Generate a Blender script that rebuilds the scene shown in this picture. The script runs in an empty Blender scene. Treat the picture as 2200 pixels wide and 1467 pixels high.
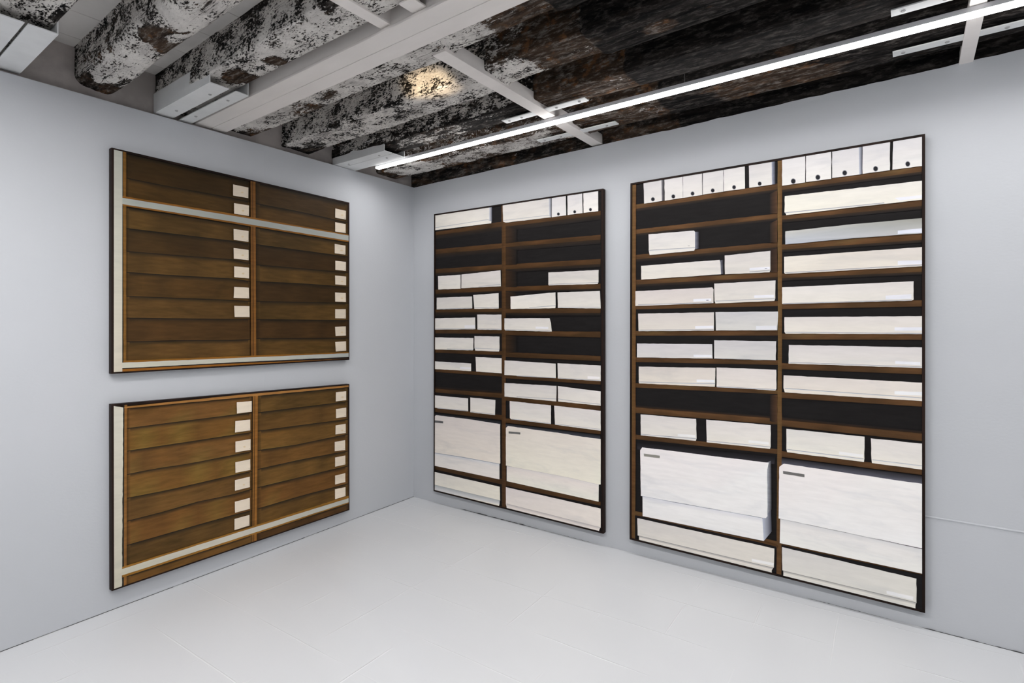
import bpy, math, random
from mathutils import Vector, noise as mnoise
random.seed(7)
SC = bpy.context.scene
COL = SC.collection

# ---------------------------------------------------------------- camera, world, exposure
CAM = Vector((3.4770, -3.4863, 1.5101)); YAW = -0.6052; FPX = 1169.34; CX = 1100.0; CY = 702.5
cam_d = bpy.data.cameras.new('camera'); cam = bpy.data.objects.new('camera', cam_d); COL.objects.link(cam)
cam.location = CAM; cam.rotation_euler = (math.pi / 2, 0, -YAW)
cam_d.sensor_width = 36; cam_d.lens = FPX / 2200 * 36; cam_d.shift_y = -(733.5 - CY) / 2200; cam_d.clip_start = 0.05
SC.camera = cam
SC.view_settings.view_transform = 'Standard'; SC.view_settings.look = 'None'
SC.view_settings.exposure = 0.11; SC.view_settings.gamma = 1.0; SC.view_settings.use_curve_mapping = False
w = bpy.data.worlds.new('world'); SC.world = w; w.use_nodes = True
w.node_tree.nodes['Background'].inputs[0].default_value = (0.9, 0.95, 1, 1)
w.node_tree.nodes['Background'].inputs[1].default_value = 0.02
SPREAD = 163
LV, LA, LB = 25.0, 200.0, 142.0
LED_COL = (1.0, 0.985, 0.985)
sp_d = bpy.data.lights.new('warm_spot', 'SPOT'); sp_d.energy = 430; sp_d.color = (1.0, 0.76, 0.48)
sp_d.spot_size = math.radians(11.5); sp_d.spot_blend = 1.0; sp_d.shadow_soft_size = 0.02
spot = bpy.data.objects.new('warm_spot', sp_d); COL.objects.link(spot)
spot.scale = (1.0, 0.40, 1.0); spot.location = (1.95, -2.95, 1.30)
spot.rotation_euler = (Vector((1.42, -1.295, 2.835)) - spot.location).to_track_quat('-Z', 'Y').to_euler()

AL = -0.0275          # the long wall and the timbers run this much off square
H = 2.75

# ---------------------------------------------------------------- helpers
def lin(c):
    c = c / 255.0
    return c / 12.92 if c <= 0.04045 else ((c + 0.055) / 1.055) ** 2.4
def rgb(r, g, b, k=1.0): return (min(lin(r) * k, .93), min(lin(g) * k, .915), min(lin(b) * k, .90), 1.0)

def tag(o, label=None, cat=None, group=None, kind=None):
    if label: o['label'] = label
    if cat: o['category'] = cat
    if group: o['group'] = group
    if kind: o['kind'] = kind
    return o
def mesh_obj(name, verts, faces, mats, parent=None, mi=None, smooth=False):
    me = bpy.data.meshes.new(name); me.from_pydata([tuple(v) for v in verts], [], faces)
    for m in (mats if isinstance(mats, (list, tuple)) else [mats]): me.materials.append(m)
    if mi: me.polygons.foreach_set('material_index', mi)
    if smooth: me.polygons.foreach_set('use_smooth', [True] * len(me.polygons))
    me.update()
    o = bpy.data.objects.new(name, me); COL.objects.link(o)
    if parent: o.parent = parent
    return o
class MB:
    def __init__(s): s.v = []; s.f = []
    def box(s, x0, x1, y0, y1, z0, z1):
        b = len(s.v)
        s.v += [(x, y, z) for z in (z0, z1) for y in (y0, y1) for x in (x0, x1)]
        s.f += [tuple(b + i for i in q) for q in ((0, 2, 3, 1), (4, 5, 7, 6), (0, 1, 5, 4), (2, 6, 7, 3), (0, 4, 6, 2), (1, 3, 7, 5))]
    def cyl(s, c, r, h, axis=2, n=12, r2=None):
        b = len(s.v); r2 = r if r2 is None else r2
        for k, (rr, t) in enumerate(((r, 0), (r2, h))):
            for i in range(n):
                a = 2 * math.pi * i / n; p = [rr * math.cos(a), rr * math.sin(a)]; p.insert(axis, t)
                s.v.append(tuple(c[j] + p[j] for j in range(3)))
        for i in range(n): s.f.append((b + i, b + (i + 1) % n, b + n + (i + 1) % n, b + n + i))
        s.f.append(tuple(b + i for i in reversed(range(n)))); s.f.append(tuple(b + n + i for i in range(n)))
    def build(s, name, mats, parent=None, bevel=0.0):
        o = mesh_obj(name, s.v, s.f, mats, parent)
        if bevel:
            m = o.modifiers.new('bevel', 'BEVEL'); m.width = bevel; m.segments = 2; m.limit_method = 'ANGLE'
        return o
def empty(name, loc, rz=0.0):
    o = bpy.data.objects.new(name, None); COL.objects.link(o); o.location = loc; o.rotation_euler = (0, 0, rz)
    o.empty_display_size = 0.1
    return o

# node helper
class NT:
    def __init__(s, name):
        s.m = bpy.data.materials.new(name); s.m.use_nodes = True; s.t = s.m.node_tree; s.n = s.t.nodes
        s.bsdf = s.n['Principled BSDF']; s.out = s.n['Material Output']
    def new(s, t, **kw):
        n = s.n.new(t)
        for k, v in kw.items():
            if k.startswith('i_'):
                key = k[2:].replace('_', ' '); key = int(key) if key.isdigit() else key
                n.inputs[key].default_value = v
            else: setattr(n, k, v)
        return n
    def link(s, a, b): s.t.links.new(a, b)
    def coord(s, scale=(1, 1, 1)):
        tc = s.new('ShaderNodeTexCoord'); mp = s.new('ShaderNodeMapping'); mp.inputs['Scale'].default_value = scale
        s.link(tc.outputs['Object'], mp.inputs[0]); return mp.outputs[0]
    def noise(s, scale, detail=4, rough=0.55, vec=None, dist=0.0):
        n = s.new('ShaderNodeTexNoise'); n.inputs['Scale'].default_value = scale; n.inputs['Detail'].default_value = detail
        n.inputs['Roughness'].default_value = rough; n.inputs['Distortion'].default_value = dist
        if vec: s.link(vec, n.inputs['Vector'])
        return n.outputs[0]
    def ramp(s, x, a, b, lo=0.0, hi=1.0):
        n = s.new('ShaderNodeMapRange', clamp=True); n.interpolation_type = 'SMOOTHSTEP'
        for k, v in ((1, a), (2, b), (3, lo), (4, hi)): n.inputs[k].default_value = v
        s.link(x, n.inputs[0]); return n.outputs[0]
    def math(s, op, a, b):
        n = s.new('ShaderNodeMath', operation=op)
        for k, v in ((0, a), (1, b)):
            if isinstance(v, (int, float)): n.inputs[k].default_value = v
            else: s.link(v, n.inputs[k])
        return n.outputs[0]
    def mix(s, fac, a, b, mode='MIX'):
        n = s.new('ShaderNodeMix', data_type='RGBA', blend_type=mode)
        for k, v in ((0, fac), (6, a), (7, b)):
            if isinstance(v, (int, float, tuple)): n.inputs[k].default_value = v
            else: s.link(v, n.inputs[k])
        return n.outputs[2]
    def bump(s, h, strength, dist=0.01):
        n = s.new('ShaderNodeBump'); n.inputs['Strength'].default_value = strength; n.inputs['Distance'].default_value = dist
        s.link(h, n.inputs['Height']); s.link(n.outputs[0], s.bsdf.inputs['Normal'])
    def base(s, c):
        if isinstance(c, tuple): s.bsdf.inputs['Base Color'].default_value = c
        else: s.link(c, s.bsdf.inputs['Base Color'])
    def rough(s, r, spec=0.3):
        s.bsdf.inputs['Roughness'].default_value = r; s.bsdf.inputs['Specular IOR Level'].default_value = spec
        return s

def plain(name, c, r=0.6, spec=0.3, var=0.06, scale=6, bump=0.0, bscale=80, stretch=(1, 1, 1), metal=0.0):
    t = NT(name); v = t.coord(stretch); n = t.noise(scale, 5, .6, v)
    c2 = tuple(x * (1 - 2.2 * var) for x in c[:3]) + (1,)
    t.base(t.mix(t.ramp(n, .35, .65), c, c2)); t.rough(r, spec); t.bsdf.inputs['Metallic'].default_value = metal
    if bump: t.bump(t.noise(bscale, 5, .6, v), bump, 0.004)
    return t.m

# wall paint: pale blue grey emulsion
WALLC = (0.54, 0.556, 0.583, 1)
def wall_mat(name, lumpy):
    t = NT(name); v = t.coord()
    n = t.noise(1.3, 3, .5, v)
    t.base(t.mix(t.ramp(n, .3, .7), WALLC, (WALLC[0] * .965, WALLC[1] * .97, WALLC[2] * .97, 1)))
    h = t.math('ADD', t.math('MULTIPLY', t.noise(3.2, 3, .5, v), lumpy), t.math('MULTIPLY', t.noise(55, 4, .6, t.coord((1, 1, 1.6))), .05))
    t.bump(h, .5, 0.02); t.rough(.62, .25); return t.m
M_wall_smooth = wall_mat('wall_paint_smooth', .05)
M_wall_lumpy = wall_mat('wall_paint_lumpy', .35)

def floor_mat():
    t = NT('painted_floor')
    tc = t.new('ShaderNodeTexCoord'); sx = t.new('ShaderNodeSeparateXYZ'); t.link(tc.outputs['Object'], sx.inputs[0])
    v = t.coord()
    def lines(comp, off, per, wob):
        a = t.math('ADD', t.math('ADD', comp, -off), t.math('MULTIPLY', t.math('ADD', t.noise(2.0, 2, .5, v), -.5), wob))
        b = t.math('FRACT', t.math('DIVIDE', a, per), 0)
        d = t.math('MULTIPLY', t.math('ABSOLUTE', t.math('ADD', b, -.5), 0), per)      # per/2 at the line
        return t.ramp(d, per / 2 - .005, per / 2 - .001)
    ly = lines(sx.outputs[1], -.52, .343, .012); lx = lines(sx.outputs[0], .50, .3455, .012)
    vis1 = t.ramp(t.noise(1.1, 2, .5, v), .42, .6); vis2 = t.ramp(t.noise(1.6, 2, .5, t.coord((1.3, 1, 1))), .5, .62)
    m = t.math('ADD', t.math('MULTIPLY', ly, vis1), t.math('MULTIPLY', lx, vis2))
    bumpy = t.math('ADD', t.math('MULTIPLY', m, .7), t.math('MULTIPLY', t.noise(2.2, 3, .5, v), .25))
    c = t.mix(t.ramp(t.noise(.9, 3, .5, v), .3, .7), (.635, .645, .66, 1), (.615, .625, .64, 1))
    c = t.mix(t.math('MULTIPLY', m, .3), c, (.90, .90, .90, 1))
    t.base(c); t.bump(bumpy, .35, .012); t.rough(.33, .4); return t.m
M_floor = floor_mat()

def timber_mat():
    t = NT('peeling_timber'); v = t.coord((.5, 1, 1)); v2 = t.coord((1, 1.3, 1.3)); vs = t.coord((.10, 1, 1))
    a1 = t.new('ShaderNodeAttribute', attribute_name='paint'); a2 = t.new('ShaderNodeAttribute', attribute_name='bare')
    fine = t.noise(85, 7, .72, v, .5); med = t.noise(17, 6, .66, v, .8); big = t.noise(4.2, 3, .5, v2)
    comb = t.math('ADD', t.math('ADD', t.math('MULTIPLY', fine, .40), t.math('MULTIPLY', med, .36)), t.math('MULTIPLY', big, .24))
    cov = t.math('ADD', t.math('MULTIPLY', a1.outputs['Fac'], .30), .366)
    flake = t.ramp(t.math('SUBTRACT', cov, comb), -.004, .012)
    # small specks where the limewash has popped off, clustered
    sp = t.math('ADD', t.math('MULTIPLY', t.noise(120, 5, .65, v, .3), .8), t.math('MULTIPLY', t.noise(9, 5, .65, v2), .75))
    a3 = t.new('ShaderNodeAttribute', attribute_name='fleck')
    sp = t.math('ADD', sp, t.math('MULTIPLY', a3.outputs['Fac'], .045))  # denser specks on the viewer-side faces, to darken them
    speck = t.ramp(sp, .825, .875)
    crack = t.ramp(t.math('ABSOLUTE', t.math('ADD', t.noise(14, 5, .6, vs, .6), -.5), 0), .002, .010)
    crackm = t.ramp(t.noise(3.5, 2, .5, v2), .50, .60)
    mask = t.math('MULTIPLY', flake, t.math('SUBTRACT', 1.0, speck))
    mask = t.math('MULTIPLY', mask, t.math('SUBTRACT', 1.0, t.math('MULTIPLY', t.math('SUBTRACT', 1.0, crack), crackm)))
    grain = t.noise(30, 6, .68, vs)
    dark = t.mix(t.ramp(grain, .35, .7), (.0055, .0055, .006, 1), (.026, .022, .020, 1))
    brown = t.mix(t.ramp(grain, .3, .7), (.020, .013, .009, 1), (.085, .056, .038, 1))
    rust = t.mix(t.ramp(t.noise(15, 5, .65, v2), .52, .68), brown, (.15, .072, .032, 1))
    patch = t.ramp(t.math('ADD', t.noise(9, 6, .68, v), t.math('ADD', t.math('MULTIPLY', a2.outputs['Fac'], .42), -.24)), .44, .66)
    wood = t.mix(patch, dark, rust)
    dust = t.math('MULTIPLY', t.ramp(t.noise(48, 7, .75, t.coord((.3, 1, 1))), .47, .70), t.math('ADD', t.math('MULTIPLY', a2.outputs['Fac'], .70), .06))
    wood = t.mix(dust, wood, (.34, .305, .275, 1))
    pc = t.mix(t.ramp(t.noise(7, 6, .65, v2), .35, .7), (.80, .77, .73, 1), (.54, .515, .49, 1))
    pc = t.mix(t.ramp(t.noise(60, 6, .7, v), .50, .75, 0, .5), pc, (.40, .37, .34, 1))
    t.base(t.mix(mask, wood, pc)); t.rough(.85, .06)
    t.bump(t.math('ADD', t.math('MULTIPLY', mask, .30), t.math('MULTIPLY', comb, 1.1)), .9, .014)
    return t.m
M_timber = timber_mat()
M_steel = plain('white_steel_paint', (.87, .825, .79, 1), .5, .35, .04, 3, .12, 30, (.3, 1, 1))
M_bracket = plain('bracket_paint', (.80, .81, .81, 1), .5, .3, .03, 5, .1, 40)
M_boards = plain('painted_boards', (.66, .635, .61, 1), .7, .2, .08, 2.5, .25, 20)
M_plaster = plain('old_plaster', (.46, .42, .40, 1), .85, .15, .12, 4, .5, 9)
M_darkboards = plain('dark_boards', (.022, .018, .016, 1), .8, .2, .2, 6, .5, 30, (.2, 1, 1))
M_alu = plain('white_aluminium', (.72, .72, .74, 1), .4, .4, .02)
M_bolt = plain('bolt_grey', (.38, .38, .38, 1), .5, .4, .05)
M_frame = plain('dark_wood_frame', (.022, .0115, .0085, 1), .55, .12, .28, 9, .15, 120, (1, 1, .15))
M_back = plain('raw_board', (.2, .15, .1, 1), .8)
M_unseen = plain('far_wall_paint', (.62, .64, .66, 1), .7, .2, .03)
def emit(name, col, s):
    t = NT(name); e = t.new('ShaderNodeEmission'); e.inputs[0].default_value = col + (1,); e.inputs[1].default_value = s
    t.link(e.outputs[0], t.out.inputs[0]); return t.m
M_led = emit('led_diffuser', LED_COL, 15.0)
M_led_a = emit('led_diffuser_a', LED_COL, LA)
M_led_b = emit('led_diffuser_b', LED_COL, LB)

# oil paint materials: colour carried by the painted shapes, brushwork by noise
def oil(name, stretch, amp, tint, tamt, rough=.5, spec=.28, patch=0.0, pcol=(.5, .5, .5, 1)):
    t = NT(name); a = t.new('ShaderNodeAttribute', attribute_name='paint_colour')
    br = t.noise(38, 5, .6, t.coord(stretch)); lo = t.noise(7, 4, .6, t.coord((stretch[0] * 1.6, stretch[1] * 1.6, stretch[2])), 1.0)
    f = t.ramp(br, .28, .72, 1 - amp, 1 + amp)
    n = t.new('ShaderNodeVectorMath', operation='SCALE'); t.link(a.outputs['Color'], n.inputs[0]); t.link(f, n.inputs['Scale'])
    c = t.mix(t.ramp(lo, .48, .74, 0, tamt), n.outputs[0], tint, 'MULTIPLY')
    if patch: c = t.mix(t.ramp(t.noise(3.3, 5, .6, t.coord(stretch)), .5, .72, 0, patch), c, pcol, 'MULTIPLY')
    t.base(c); t.rough(rough, spec); t.bump(br, .12, .003); return t.m
# canvases hang on planes x=const and y=const; the horizontal axis is compressed so strokes run sideways
STR = (.22, .22, 1.5)
M_white = oil('oil_white', STR, .030, (.84, .86, .89, 1), .6, patch=.25, pcol=(.90, .88, .84, 1))
M_brown = oil('oil_brown', STR, .15, (.74, .78, .70, 1), .9, spec=.12, patch=.6, pcol=(1.12, 1.0, .85, 1))
M_black = oil('oil_black', STR, .12, (.85, .8, .8, 1), .6, spec=.08)
WHITE, BROWN, BLACK = 0, 1, 2

# ---------------------------------------------------------------- room shell
X1, Y1 = 6.6, -6.2
def fz(x, y): return .0133 * y + .005 * x
fl = mesh_obj('floor', [(-.1, .1, fz(-.1, .1)), (X1, .1 + AL * X1, fz(X1, 0)), (X1, Y1, fz(X1, Y1)), (-.1, Y1, fz(-.1, Y1)),
      (-.1, .1, -.2), (X1, .1 + AL * X1, -.2), (X1, Y1, -.2), (-.1, Y1, -.2)],
      [(0, 3, 2, 1), (4, 5, 6, 7), (0, 1, 5, 4), (1, 2, 6, 5), (2, 3, 7, 6), (3, 0, 4, 7)], M_floor); tag(fl, kind='structure')
# left wall: plasterboard leaf in front of the old plaster, top edge falling slightly towards the viewer
v = []; N = 60
for i in range(N + 1):
    y = Y1 * i / N; zt = 2.752 + .00817 * y
    v += [(0, y, fz(0, y) + .003), (0, y, zt), (-.035, y, zt), (-.035, y, -.15)]
f = [(4 * i + a, 4 * i + b, 4 * i + 4 + b, 4 * i + 4 + a) for i in range(N) for a, b in ((0, 1), (1, 2), (2, 3))]
f = [tuple(reversed(q)) for q in f]
wl = mesh_obj('wall_left', v, f, M_wall_smooth); tag(wl, kind='structure')
mb = MB(); mb.box(-.14, -.04, Y1, .12, 2.4, 3.0); tag(mb.build('wall_left_upper', M_plaster), kind='structure')
# right wall, lumpy plaster with a ragged top edge
v = []; N = 260
for i in range(N + 1):
    x = X1 * i / N; zt = 2.750 + .0077 * x + .005 * mnoise.noise((x * 2.3, 3.1, 0)) + (.004 * mnoise.noise((x * 14, 1.7, 0)) if x > 2.2 else 0)
    wob = .004 * mnoise.noise((x * 2.1, 9, 0))
    v += [(x, wob * min(1, x), -.15), (x, 0, .25), (x, 0, zt - .05), (x, .0, zt), (x, .055, zt)]
f = [(5 * i + a, 5 * i + a + 1, 5 * i + 6 + a, 5 * i + 5 + a) for i in range(N) for a in range(4)]
f = [tuple(reversed(q)) for q in f]
wr = mesh_obj('wall_right', v, f, M_wall_lumpy); wr.rotation_euler.z = AL; tag(wr, kind='structure')
def ridge(name, pts, wd, up, normal_axis):
    """a thin raised seam on a wall; pts are (along, z)"""
    v = []; 
    for a, z, k in pts:
        for dz, off in ((-wd, -.001), (0, -up * k), (wd, -.001)):
            v.append((a, off, z + dz))
    f = [(3 * i + j, 3 * i + j + 1, 3 * i + 4 + j, 3 * i + 3 + j) for i in range(len(pts) - 1) for j in (0, 1)]
    f = [tuple(reversed(q)) for q in f]
    o = mesh_obj(name, v, f, M_wall_smooth, smooth=False); return tag(o, kind='structure')
pts = [(2.0 + i * .03, .572 + .006 * mnoise.noise((i * .13, 0, 5)), (.35 if 2.0 + i * .03 < 3.62 else 1.0) * (.8 + .5 * mnoise.noise((i * .4, 2, 0)))) for i in range(110)]
r = ridge('trim_1', pts, .006, .0045, 1); r.rotation_euler.z = AL
# faint vertical panel joint on the left wall
mb = MB(); mb.box(-.01, .0004, -1.4065, -1.4035, .0, 2.735); tag(mb.build('trim_2', M_wall_smooth), kind='structure')
# dark hairline gaps where the walls meet the floor
M_gap = plain('dark_floor_gap', (.05, .05, .052, 1), .9)
v = []; f = []
def gapseg(pts_):
    b = len(v)
    for (x, y, wv) in pts_:
        z = fz(x, y); nx, ny = (1, 0) if abs(x) < .01 else (0, -1)
        v.extend([(x + nx * .0006, y + ny * .0006, z + .0008 + wv), (x + nx * (.0006 + wv * .8), y + ny * (.0006 + wv * .8), z + .0008)])
    for i in range(len(pts_) - 1): f.append((b + 2 * i, b + 2 * i + 1, b + 2 * i + 3, b + 2 * i + 2))
for (ya, yb) in ((-3.1, -2.62), (-2.5, -1.98), (-1.93, -1.6), (-1.5, -1.1), (-1.0, -.72), (-.6, -.05)):
    n = 24; gapseg([(0, ya + (yb - ya) * i / n, .0012 + .0022 * abs(mnoise.noise((i * .3, ya, 0)))) for i in range(n + 1)])
tag(mesh_obj('trim_3', v, f, M_gap), kind='structure')
v = []; f = []
for (xa, xb, k) in ((.55, 1.35, .004), (1.36, 1.78, .0012), (3.1, 3.5, .002), (3.6, 4.2, .004)):
    n = 40; gapseg([(xa + (xb - xa) * i / n, AL * (xa + (xb - xa) * i / n) - .004, k * (.3 + abs(mnoise.noise((i * .5, xa, 0))) * 1.6) * min(1, i / 3, (n - i) / 3)) for i in range(n + 1)])
tag(mesh_obj('trim_4', v, f, M_gap), kind='structure')
# ceiling boards: whitewashed in front, dark beyond and to the right; hairline joints between boards
def boards(name, x0, x1, y0, y1, mat):
    mb = MB(); x = x0; k = 0
    while x < x1 - .01:
        xe = min(x + .285, x1); mb.box(x + .0015, xe - .0015, y0, y1, 2.98, 3.0); x = xe; k += 1
    o = mb.build(name, mat); o.rotation_euler.z = AL; return tag(o, kind='structure')
boards('ceiling', -.14, 1.85, -6.2, -.9, M_boards)
boards('ceiling_dark_boards', 1.85, X1, -6.2, .3, M_darkboards)
boards('ceiling_corner_boards', -.14, 1.85, -.9, .3, M_darkboards)
mb = MB(); mb.box(-.3, X1 + .2, Y1 - .2, .45, 3.001, 3.06); tag(mb.build('ceiling_backing', M_darkboards), kind='structure')
mb = MB(); mb.box(-.1, X1, Y1 - .08, Y1, -.2, 3.0); tag(mb.build('wall_front', M_unseen), kind='structure')
mb = MB(); mb.box(X1, X1 + .08, Y1, .1 + AL * X1, -.2, 3.0); tag(mb.build('wall_far', M_unseen), kind='structure')

# ---------------------------------------------------------------- old timbers
def sstep(a, b, x): t = max(0, min(1, (x - a) / (b - a))); return t * t * (3 - 2 * t)
def timber(label, y0, y1, zb, rad, cov, bare, group, seed, drift=0.0, spots=(), x_end=6.5, zr=None, wob=.010):
    """y0<y1 at the wall; cov(x, side) and bare(x, side) give paint coverage; side -1 = face to the viewer, 0 = underside, 1 = far face"""
    prof = []
    wd = y1 - y0; hgt = 3.0 - zb
    for i in range(9): prof.append((0, hgt - (hgt - rad) * i / 9, -1))
    for i in range(1, 6): a = math.pi / 2 * i / 6; prof.append((rad - rad * math.cos(a), rad - rad * math.sin(a), -1 if i < 3 else 0))
    nb = 12
    for i in range(nb + 1): prof.append((rad + (wd - 2 * rad) * i / nb, 0, 0))
    for i in range(1, 6): a = math.pi / 2 * i / 6; prof.append((wd - rad + rad * math.sin(a), rad - rad * math.cos(a), 0 if i < 4 else 1))
    for i in range(7): prof.append((wd, rad + (hgt - rad) * i / 6, 1))
    P = len(prof); step = .025; xs = [-.06 + step * i for i in range(int((x_end + .06) / step))]
    verts = []; pv = []; bv = []; kv = []
    for x in xs:
        up = (0.0 if zr is None else zr) * sstep(1.84, 1.86, x) - (.016 if seed < 6 else 0) * sstep(2.40, 2.42, x)
        wide = (.012 if seed < 8 else 0) * sstep(2.40, 2.42, x)
        for (py, pz, sd) in prof:
            n1 = mnoise.noise((x * 1.3, seed * 7.1 + py * 3, pz * 3)); n2 = mnoise.noise((x * 6, seed * 3.3 + py * 14, pz * 14)); n3 = mnoise.noise((x * 25, seed + py * 45, pz * 45))
            ny = wob * n1 * 1.3 + .004 * n2; nz = wob * .8 * mnoise.noise((x * 1.7, seed * 2.9, py * 5)) + .0045 * n2 + .002 * n3
            edge = 1.0 if pz < hgt - .02 else 0.0
            yy = y0 + py + ny * edge + drift * x + (wide if sd == 1 else -wide if sd == -1 else 0)
            zz = zb + pz + (nz + up) * edge
            verts.append((x, yy, max(zz, zb - .006 + up if sd == 0 else zz)))
            c = cov(x, sd); b = bare(x, sd)
            for (sx, sy, sr, sc, sb) in spots:
                d = math.hypot((x - sx) * .8, (y0 + py + drift * x - sy)) / sr
                if d < 1.3 and sd == 0: k = 1 - sstep(.55, 1.3, d + .5 * n2); c = c * (1 - k) + (sc + .12) * k; b = b * (1 - k) + sb * k
            c += .16 * n1 + .12 * n2
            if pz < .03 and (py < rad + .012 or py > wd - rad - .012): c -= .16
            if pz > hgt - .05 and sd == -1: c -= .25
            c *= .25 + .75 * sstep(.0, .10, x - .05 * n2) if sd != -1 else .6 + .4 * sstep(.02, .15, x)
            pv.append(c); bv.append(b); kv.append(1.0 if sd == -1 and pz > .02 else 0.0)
    faces = [(i * P + j, i * P + j + 1, (i + 1) * P + j + 1, (i + 1) * P + j) for i in range(len(xs) - 1) for j in range(P - 1)]
    o = mesh_obj('timber_beam', verts, faces, M_timber, smooth=True)
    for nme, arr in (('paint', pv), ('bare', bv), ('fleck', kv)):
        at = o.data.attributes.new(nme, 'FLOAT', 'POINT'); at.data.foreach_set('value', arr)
    o.rotation_euler.z = AL
    return tag(o, label, 'beam', group)
G = 'old peeling timbers carrying the ceiling'
def cv(left, mid, right, x1=1.85, x2=2.1, side=-.25, far=0):
    def c(x, sd):
        k = left
        if x > 1.85: k = mid + (left - mid) * (1 - sstep(1.98, 2.18, x))
        if x > 2.4: k = right
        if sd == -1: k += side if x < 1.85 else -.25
        return k
    return c
def br(left, mid, right):
    return lambda x, sd: (left if x < 1.85 else mid if x < 2.41 else right)
timber('flaking white timber beam at the near end, half cased in a white bracket', -2.86, -2.67, 2.79, .03, cv(.78, .4, .1), br(.3, .5, .1), G, 1, spots=((.75, -2.76, .1, .35, .1),))
timber('thick rounded white timber beam with a rusty brown knot patch', -2.445, -2.25, 2.787, .055, cv(.88, .5, .1, side=.02), br(.45, .6, .2), G, 2, -.012,
       spots=((.88, -2.33, .12, .05, 1.0), (.06, -2.34, .12, .1, .8), (.30, -2.29, .07, .4, .6), (.95, -2.30, .05, .9, .2)), wob=.017)
timber('flaking white timber beam running along the big steel beam', -2.065, -1.885, 2.79, .014, cv(.80, .3, .05, side=-.06), br(.35, .5, .15), G, 3, -.010,
       spots=((.80, -1.96, .075, .12, 1.0), (1.1, -1.93, .05, .2, .9), (1.68, -1.99, .10, .45, .5)))
timber('narrow white timber beam with brown spots beyond the big steel beam', -1.665, -1.475, 2.787, .014, cv(.84, .25, -.1), br(.5, .9, .2), G, 4, -.004,
       spots=((.15, -1.5, .10, .3, .9), (.72, -1.53, .11, .25, .9), (1.0, -1.55, .06, .35, .8), (1.93, -1.58, .09, .7, .3)), zr=.022)
timber('timber beam with a warm spot of light on its grey side', -1.255, -1.035, 2.785, .014, cv(.72, .22, -.2, side=-.05), br(.2, .95, .25), G, 5, -.012,
       spots=((.15, -1.1, .1, .2, .5), (1.95, -1.17, .10, .66, .4), (2.25, -1.2, .14, .05, 1.0), (2.70, -1.15, .05, -.2, 1.6)), zr=.020, wob=.012)
timber('grey-brown timber beam beside the lamp, its end cased in a white bracket', -.835, -.635, 2.795, .014, cv(.28, .22, -.2, side=.20), br(.35, 1.0, .25), G, 6, .0,
       spots=((1.0, -.72, .2, .3, .6), (2.15, -.70, .18, .12, 1.1)), zr=.004)
timber('cream and brown stained timber beam behind the lit lamp tube', -.40, -.155, 2.795, .020, cv(.52, .27, -.1, side=-.1), br(.85, .95, .3), G, 7, .004,
       spots=((.3, -.25, .2, .68, .6), (2.1, -.25, .22, .14, 1.1), (3.0, -.28, .25, -.1, 1.1)), zr=.004)
timber('dark brown timber beam lying along the top of the long wall', .012, .22, 2.745, .010, cv(.12, .05, -.2, side=.0), br(.55, .75, .15), G, 8, .0, zr=.0, wob=.004)

# ---------------------------------------------------------------- steelwork
def at(px, py, z):
    d = Vector((math.sin(YAW), math.cos(YAW), 0)) + Vector((math.cos(YAW), -math.sin(YAW), 0)) * ((px - CX) / FPX) + Vector((0, 0, (CY - py) / FPX))
    return CAM + d * ((z - CAM.z) / d.z)
sb = empty('steel_beam', (0, -1.75, 2.757), -.034)
tag(sb, 'large white painted steel box beam with a seam along its underside', 'beam')
mb = MB(); mb.box(-.035, 6.4, -.088, .088, .012, .215); mb.build('web', M_steel, sb, .003)
mb = MB(); mb.box(-.035, 6.4, -.096, -.0012, 0, .0125); mb.box(-.035, 6.4, .0012, .090, 0, .0125); mb.build('flange', M_steel, sb, .002)
mb = MB(); mb.box(1.90, 1.975, -.165, -.089, .02, .028); mb.box(1.93, 1.94, -.16, -.089, .028, .19); mb.box(2.03, 2.045, -.135, -.089, .03, .19); mb.build('gusset', M_steel, sb, .001)
def cross(label, x0, x1, ya, yb, z0, z1):
    e = empty('cross_bar', ((x0 + x1) / 2, 0, z0), AL); hw = (x1 - x0) / 2
    tag(e, label, 'bar', 'white cross bars under the timbers')
    mb = MB(); mb.box(-hw, hw, ya, yb, 0, .008); mb.build('flange', M_steel, e, .0015)
    mb = MB(); mb.box(-hw + .004, hw - .001, ya, yb, .008, z1 - z0); mb.build('web', M_steel, e, .001)
cross('white painted steel cross bar between the big steel beam and the long wall', 1.772, 1.852, -1.61, .03, 2.774, 2.842)
cross('white painted steel cross bar on the near side of the big steel beam', 1.752, 1.812, -3.1, -1.82, 2.778, 2.846)
cross('white steel cross bar meeting the wall over the largest painting', 3.758, 3.812, -2.6, .10, 2.774, 2.842)
def strap(label, x0, x1, yc, bolts):
    e = empty('metal_strap', (x0, yc, 2.7775), AL); tag(e, label, 'strap', 'bolted metal straps on the timbers')
    L = x1 - x0; mb = MB(); mb.box(0, L, -.028, .028, 0, .0055); mb.build('plate', M_bracket, e, .0008)
    for b in bolts:
        m = MB(); m.cyl((b * L, 0, -.004), .0075, .004, n=6, r2=.009); m.build('bolt', M_bolt, e)
strap('white bolted metal strap crossing the bar between lamp and corner', 1.52, 2.095, -.742, (.07, .23, .66, .92))
strap('white bolted metal strap between the lamp and the long wall', 1.51, 2.09, -.318, (.08, .3, .88))
strap('white bolted metal strap by the near cross bar, on the room side of the lamp', 3.485, 4.06, -.80, (.07, .3, .75, .93))
strap('white bolted metal strap by the near cross bar, on the wall side of the lamp', 3.493, 4.06, -.392, (.07, .35, .7, .93))
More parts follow.
